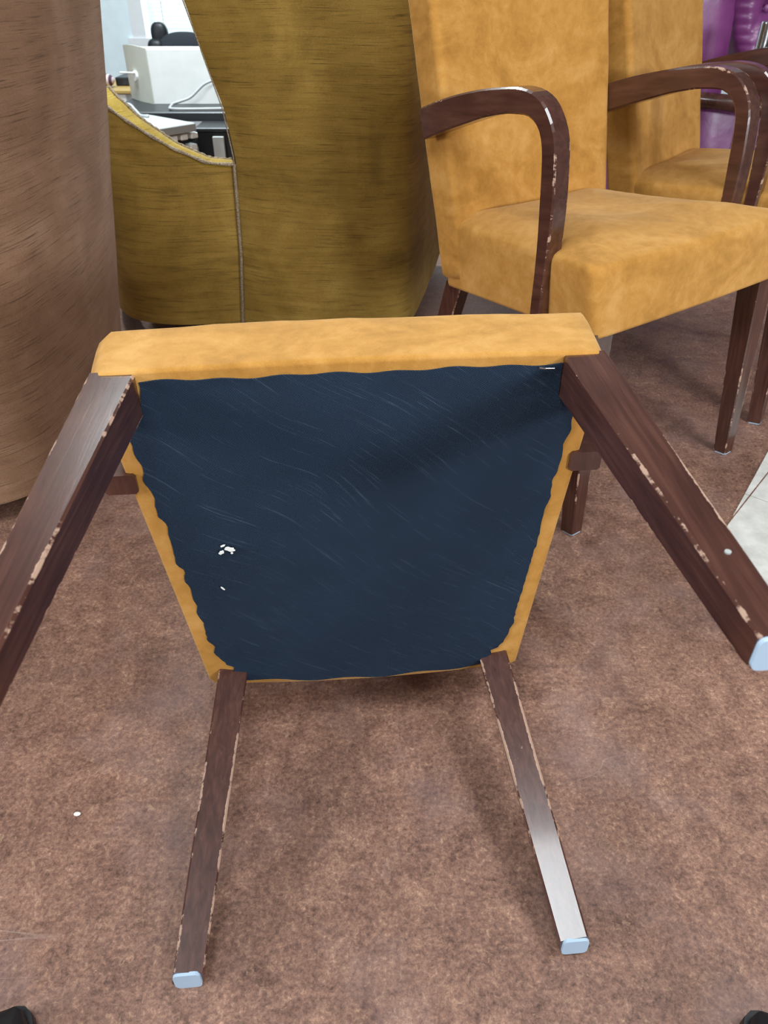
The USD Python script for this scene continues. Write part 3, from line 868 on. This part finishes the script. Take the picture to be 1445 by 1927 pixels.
for k in range(5):
    a = k * 2 * math.pi / 5 + .3
    obj("base_arm", tube([(.03, .25, .07), (.03 + .26 * math.cos(a), .25 + .26 * math.sin(a), .045)], [.024, .016], 8), "black_plastic", ch, smooth=40)
    obj("caster", trimesh.creation.icosphere(2, .025).apply_translation((.03 + .25 * math.cos(a), .25 + .25 * math.sin(a), .025)), "black_plastic", ch, smooth=True)
# slab: own x runs along its visible edge towards the camera, own y back along its far edge
SA = np.column_stack([(-.656, -.755, 0), (-.755, .656, 0), (0, 0, 1)]); SA[:, 0] *= -1
slab = thing("grey_slab", "pale grey slab with a row of white blocks under its edge, before the low table", "tray", (-.716, 3.154, 0), SA)
obj("top", box((-.33, .0, .374), (.0, .31, .400), .002), "pale_grey", slab)
obj("edge", box((-.33, -.003, .372), (.0, .001, .398), .001), "grey_metal", slab)
for r_ in range(3):
    for k in range(5):
        xx = .012 - k * .047 - r_ * .006
        obj("block", box((xx - .032, .006 + r_ * .004, .346 - r_ * .040), (xx, .05, .366 - r_ * .040), .003), "white_plastic", slab)
obj("rack", box((-.32, .05, .10), (-.002, .30, .374), .002), "black_plastic", slab)
for a, b in ((-.31, .06), (-.03, .06), (-.31, .27), (-.03, .27)):
    obj("leg", box((a - .012, b - .012, 0), (a + .012, b + .012, .10), .002), "black_plastic", slab)
cab2 = spline([(-1.09, 3.30, .403), (-1.06, 3.34, .432), (-1.02, 3.36, .436), (-.985, 3.33, .418), (-.955, 3.29, .4055), (-.92, 3.27, .4055)], 40)
tag(obj("cable", tube(cab2, .005, 8), "cable", smooth=True), "short pale cable arching over the grey slab", "cable")
cabinet = thing("black_cabinet", "black cabinet with a pale strip, right of the grey slab", "cabinet", (-.55, 3.32, 0))
obj("body", box((-.20, -.02, 0), (.25, .14, .345), .003), "black_plastic", cabinet)
obj("top", box((-.205, -.025, .345), (.255, .145, .36), .003), "dark_top", cabinet)
obj("side_strip", box((-.135, -.035, .10), (-.09, -.02, .33), .002), "pale_grey", cabinet, label="pale grey strip")
side = thing("side_board", "ochre-topped board with maroon side behind the brown tub chair", "shelf", (-1.62, 4.22, 0))
obj("top", box((-.45, -.22, .392), (.43, .20, .408), .003), "ochre", side)
obj("paper_box", box((-.30, -.21, .357), (.40, .19, .390), .002), "white_plastic", side)
obj("body", box((-.42, -.20, 0), (.38, .19, .357), .003), "maroon", side)
pouch = trimesh.creation.icosphere(3, 1.0); pouch.apply_scale((.052, .045, .030)); pouch.apply_translation((-1.340, 4.10, .438))
tag(obj("pouch", pouch, "patterned", smooth=True), "small striped pink pouch on the ochre board", "pouch")
tag(obj("folder", box((-1.30, 4.15, .409), (-1.215, 4.35, .445), .003), "black_plastic"), "dark flat folder on the ochre board beside the white bin", "folder")

# blind in the back window
blind = thing("window_blind", "white slatted blind hanging in the back window", "blind", (-.80, 5.27, 0))
for k in range(68):
    z = .565 + k * .0203
    s = box((-.585, -.0105, -.0006), (.585, .0105, .0006)); s.apply_transform(trimesh.transformations.rotation_matrix(.75, (1, 0, 0))); s.apply_translation((0, 0, z))
    obj("slat", s, "blind", blind)
for xx in (-.50, 0, .50):
    obj("ladder_cord", box((xx - .002, -.014, .52), (xx + .002, -.012, 1.94)), "cable", blind)

# ------------------------------------------------------------------ small things near the camera
def shoe(label, x, y, ang):
    t = thing("shoe", label, "shoe", (x, y, 0), rotz(ang))
    up = []
    for f in np.linspace(0, 1, 15):
        yy = -.27 + .27 * f
        wdt = .034 + .012 * math.sin(f * 2.6) if f < .8 else .046 * math.sqrt(max(0.02, 1 - ((f - .8) / .2) ** 2)) * .98
        h_ = .095 - .055 * min(1, f / .75) - .022 * max(0, f - .8) / .2
        up.append([(wdt * math.cos(a), yy, .018 + h_ * max(0, math.sin(a)) ** .7 if math.sin(a) > 0 else .018) for a in np.linspace(0, 2 * np.pi, 20, endpoint=False)])
    obj("upper", rings_mesh(up), "shoe", t, smooth=50)
    so = []
    for z in (0, .003, .018, .020):
        so.append([((.049 if z in (.003, .018) else .045) * (1 if abs(math.sin(a)) < .95 else 1) * math.cos(a) * (.82 + .18 * math.sin(a)), -.135 + .142 * math.sin(a), z) for a in np.linspace(0, 2 * np.pi, 32, endpoint=False)])
    obj("sole", rings_mesh(so), "shoe", t, smooth=40)


shoe("black shoe tip at the lower left corner", -.370, .312, -.30)
shoe("black shoe tip at the lower right corner", .376, .308, .30)
cr = trimesh.creation.icosphere(2, 1.0); cr.apply_scale((.0045, .003, .0014)); cr.apply_translation((-.394, .545, .0013))
tag(obj("crumb", cr, "white_fleck", smooth=True), "tiny white crumb on the brown floor left of the tipped chair", "crumb")
